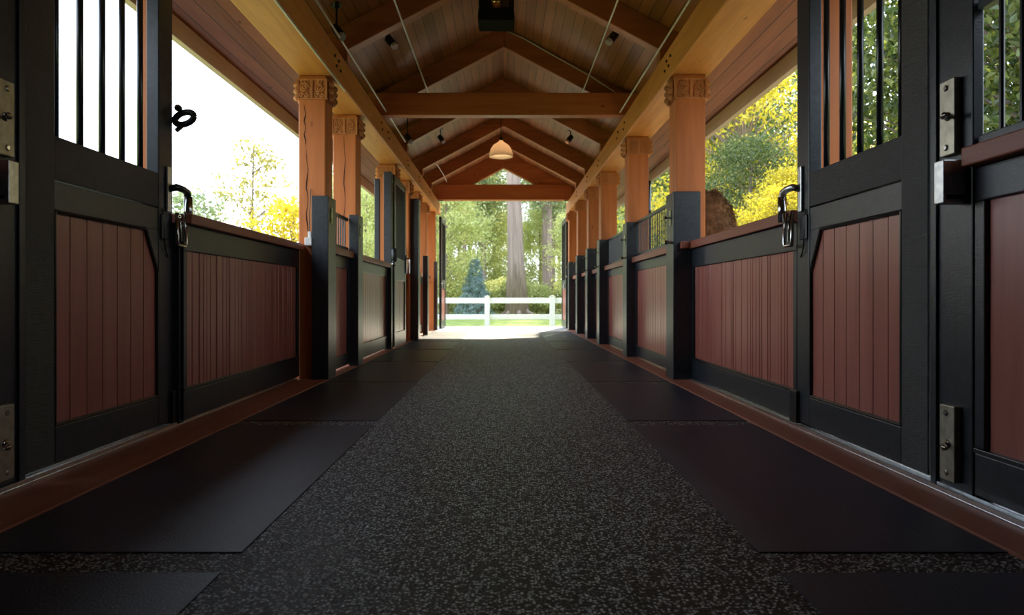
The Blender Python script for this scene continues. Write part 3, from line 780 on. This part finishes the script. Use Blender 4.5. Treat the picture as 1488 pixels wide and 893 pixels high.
# ---------------------------------------------------------------- fence
t = empty('white_fence', (0, 20.5, -.1)); tag(t, 'white two-rail fence across the end of the view', 'fence')
FD = 20.5
for k in range(-5, 7):
    x = (708-732)/1000*FD+k*1.94
    b = MB().box(x-.075, x+.075, FD-.075, FD+.075, -.15, .80)
    b.prism([(x-.09, .80), (x+.09, .80), (x, .84)], 'Y', FD-.09, FD+.09)
    b.build('fence_post', 'paintwhite', t, bevel=.006)
for z0, z1 in ((.12, .27), (.60, .76)):
    bx(-11, 13, FD-.02, FD+.02, z0, z1).build('rail', 'paintwhite', t, bevel=.004)

# ---------------------------------------------------------------- trees
def leaf(mb, p, size, rng):
    n = Vector((rng.gauss(0, 1), rng.gauss(0, 1), rng.gauss(0, .8))).normalized()
    u = n.orthogonal().normalized(); a = rng.uniform(0, 6.28); w = n.cross(u)
    u, w = u*math.cos(a)+w*math.sin(a), w*math.cos(a)-u*math.sin(a)
    s = size*rng.uniform(.6, 1.3)
    i = len(mb.v)
    bend = n*s*.15
    mb.v += [tuple(p-u*s*.55), tuple(p+w*s*.32+bend), tuple(p+u*s*.6), tuple(p-w*s*.32+bend)]
    mb.f += [(i, i+1, i+2), (i, i+2, i+3)]
def make_tree(name, h, r, trunk_r, nclump, per, lsize, leafmat, label, seed, z0=.25, shape='round', clump=.5, group=None, bark='bark', roots=False):
    rng = random.Random(seed)
    t = empty(name, (0, 0, 0)); tag(t, label, 'tree', group)
    tr = MB(); lean = rng.uniform(-.03, .03)
    n = 9; pts = []; rad = []
    for i in range(n):
        f = i/(n-1); pts.append((lean*h*f+.04*math.sin(3*f+seed), .03*math.sin(5*f+seed), -.15+(h*.97+.15)*f)); rad.append(trunk_r*(1.35-.35*min(1, f*8) if f < .125 else 1)*(1-.85*f)+.006)
    tr.tube(pts, rad, 10)
    if roots:
        for k in range(7):
            a = k*.9+.3; L = trunk_r*rng.uniform(1.5, 2.8)
            tr.tube([(math.cos(a)*trunk_r*.5, math.sin(a)*trunk_r*.5, .6), (math.cos(a)*trunk_r*1.1, math.sin(a)*trunk_r*1.1, .12), (math.cos(a)*(trunk_r+L*.5), math.sin(a)*(trunk_r+L*.5), -.05)], [trunk_r*.35, trunk_r*.3, .05], 7)
    lv = MB()
    for k in range(nclump):
        f = rng.random()
        if shape == 'round':
            z = h*(z0+(1-z0)*f); env = math.sin(math.pi*min(1, max(.04, (f*.92+.06))))**.6
        elif shape == 'cone':
            z = h*(z0+(1-z0)*f); env = (1-f)**.9+.03
        else:   # pine, foliage in tiers
            z = h*(z0+(1-z0)*f); env = (.35+.65*math.sin(math.pi*f))*rng.uniform(.4, 1)
        a = rng.uniform(0, 6.283); rr = r*env*math.sqrt(rng.uniform(.1, 1))
        c = Vector((math.cos(a)*rr+lean*z, math.sin(a)*rr, z))
        if nclump < 200 or k % 3 == 0:
            zt = max(.1*h, z-rr*.7)
            tr.tube([(lean*zt, 0, zt), tuple((c+Vector((lean*zt, 0, zt)))*.5+Vector((0, 0, .08*rr))), tuple(c)], [trunk_r*.22*(1-.6*f)+.004, trunk_r*.1+.003, .003], 4, cap=False)
        for j in range(per):
            q = c+Vector((rng.gauss(0, clump*.5), rng.gauss(0, clump*.5), rng.gauss(0, clump*.33)))
            leaf(lv, q, lsize, rng)
    tr.build('trunk', bark, t, smooth=True)
    lv.build('foliage', leafmat, t)
    return t
def place(root, x, y, z, rot, s, label=None, group=None, first=False):
    if first: r = root
    else:
        r = root.copy(); col.objects.link(r)
        for ch in root.children:
            c_ = ch.copy(); col.objects.link(c_); c_.parent = r
    r.location = (x, y, z); r.rotation_euler = (0, 0, rot); r.scale = (s, s, s)
    if label: r['label'] = label
    if group: r['group'] = group
    return r
GZ = -.10
# left: sparse young tree against the white sky
x, D = (366-732)/1000*14, 14
tr = make_tree('young_tree', 4.0, .82, .045, 60, 34, .075, 'leaf_gold', 'young sparse tree against the white sky on the left', 11, z0=.3, clump=.26)
place(tr, x, D, GZ, .4, 1.0, first=True)
yb = make_tree('yellow_bush', 2.6, 1.0, .05, 70, 60, .08, 'leaf_yellow', 'low yellow bush behind the left ledge beside the cracked timber post', 12, z0=.25, clump=.35)
place(yb, (425-732)/1000*13, 13, GZ, 0, 1.0, first=True)
sb = make_tree('green_bush', 2.3, .8, .04, 60, 60, .07, 'leaf_pine', 'small green treetop seen beside the left door latch', 13, z0=.3, clump=.3)
place(sb, (284-732)/1000*13, 13, GZ, 0, 1.2, first=True)
# maples on the right
ym = make_tree('yellow_maple', 6.5, 2.6, .14, 190, 80, .10, 'leaf_yellow', 'bright yellow maple glowing behind the brown fleece', 21, z0=.12, clump=.55)
place(ym, 5.6, 13.2, GZ, .3, .50, first=True)
dm = make_tree('dark_tree', 8.5, 3.0, .2, 330, 95, .11, 'leaf_dark', 'dark leafy tree seen through the near right barred window', 22, z0=.16, clump=.6)
place(dm, 7.6, 9.8, GZ, 0, 1, first=True)
DG = 'broadleaf trees outside the right openings'
place(ym, 6.6, 19.0, GZ, 1.3, 1.15, 'tall yellow maple rising above the fleece on the right', DG)
place(ym, 4.9, 12.0, GZ, 2.2, .42, 'low yellow maple just above the right ledge', DG)
place(ym, 7.9, 16.3, GZ, 4.0, .75, 'yellow maple seen past the near right door latch', DG)
place(dm, 5.6, 15.6, GZ, 1.1, .52, 'dark leafy tree behind the yellow maples on the right', DG)
place(dm, 7.6, 23.5, GZ, 2.4, 1.2, 'dark leafy tree seen beside the first right timber post', DG)
place(dm, 6.2, 7.6, GZ, 3.3, .9, 'dark leafy tree seen through the bars of the right door', DG)
place(dm, 10.5, 9.0, GZ, .7, 1.1, 'dark tree farther back at the right picture edge', DG)
place(dm, 6.9, 5.3, GZ, 5.1, 1.0, 'dark tree filling the top right corner of the view', DG)
# far woodland
big = make_tree('big_pine', 24, 4.0, .50, 90, 60, .22, 'leaf_pine', 'huge old pine trunk behind the fence in the middle of the end opening', 31, z0=.42, shape='pine', clump=.9, roots=True)
place(big, (752-732)/1000*36, 36, GZ, 0, 1, first=True)
pn = make_tree('pine_tree', 18, 2.6, .17, 130, 55, .17, 'leaf_pine', 'slim pine in the woodland just left of the big trunk', 32, z0=.30, shape='pine', clump=.8)
place(pn, -1.2, 42, GZ, 0, 1, first=True)
lm = make_tree('lime_tree', 8, 2.6, .11, 240, 80, .13, 'leaf_lime', 'light green tree at the left edge of the end opening', 33, z0=.15, clump=.6)
place(lm, -2.6, 31, GZ, 0, .8, first=True)
rg = random.Random(5)
WG = 'woodland trees beyond the fence'
k = 0
for row, (D, n) in enumerate(((40, 11), (46, 14), (54, 18), (64, 22))):
    for i in range(n):
        X = (-.36+.72*(i+.5)/n)*D*1.1+rg.uniform(-.8, .8)
        if abs(X/D-.02) < .03: X += 2.5
        if X/D < -.22: continue
        s = rg.uniform(.75, 1.2)
        o = place(pn, X, D+rg.uniform(-2, 2), GZ, rg.uniform(0, 6), s, 'slim straight pine among the hazy woodland beyond the fence', WG)
WL = 'light green trees beyond the fence'
for i, (X, D, s) in enumerate(((3.9, 33, .7), (-6.0, 30, .85), (6.8, 31, .9), (-7.4, 38, 1.1), (-3.6, 46, 1.0), (9.0, 40, 1.2), (8.2, 27, .9), (2.6, 50, .9), (-1.5, 46, .95), (.4, 58, 1.0))):
    place(lm, X, D, GZ, rg.uniform(0, 6), s, 'light green leafy tree between the woodland pines beyond the fence', WL)
sp = make_tree('blue_spruce', 2.5, .85, .05, 420, 40, .06, 'leaf_spruce', 'small blue spruce standing behind the white fence left of the big trunk', 34, z0=.03, shape='cone', clump=.14)
place(sp, (690-732)/1000*30, 30, GZ, 0, 1, first=True)
# hedge of shrubs
sh = make_tree('shrub', 1.6, 1.25, .04, 130, 60, .09, 'leaf_lime', 'low green shrub in the hedge line behind the fence', 35, z0=.1, clump=.35)
HG = 'shrubs of the hedge line'
sh['group'] = HG
for i in range(13):
    X = -9+i*1.55
    if i == 0: place(sh, X, 37.5, GZ, 0, 1, first=True)
    else: place(sh, X+rg.uniform(-.3, .3), 37.5+rg.uniform(-.6, .6), GZ, rg.uniform(0, 6), rg.uniform(.85, 1.15), None, HG)

# ---------------------------------------------------------------- light
w = bpy.data.worlds.new('world'); sc.world = w; w.use_nodes = True
nt = w.node_tree; bg = nt.nodes['Background']
tc = N(nt, 'ShaderNodeTexCoord'); sx = N(nt, 'ShaderNodeSeparateXYZ'); nt.links.new(tc.outputs['Generated'], sx.inputs[0])
rp = ramp(nt, [(0, (.30, .28, .24)), (.5, (.86, .93, 1)), (.60, (.80, .90, 1)), (1, (.58, .75, 1))])
mr = N(nt, 'ShaderNodeMapRange'); mr.inputs['From Min'].default_value = -1; nt.links.new(sx.outputs['Z'], mr.inputs['Value'])
nt.links.new(mr.outputs[0], rp.inputs[0]); nt.links.new(rp.outputs[0], bg.inputs['Color'])
bg.inputs['Strength'].default_value = 2.25
sd = bpy.data.lights.new('sun', 'SUN'); sd.energy = 9; sd.angle = R(1.5); sd.color = (1, .86, .62)
so = bpy.data.objects.new('sun', sd); col.objects.link(so)
az, el = R(14), R(38)      # from ahead, a little to the right
dv = Vector((math.sin(az)*math.cos(el), math.cos(az)*math.cos(el), math.sin(el)))
so.rotation_euler = dv.to_track_quat('Z', 'Y').to_euler()
so.location = (5, 30, 30)
for o in bpy.data.objects:
    if '_o' in o: del o['_o']
sc.view_settings.view_transform = 'Standard'; sc.view_settings.look = 'None'
sc.view_settings.gamma = 1; sc.view_settings.use_curve_mapping = False
sc.view_settings.exposure = 1.12
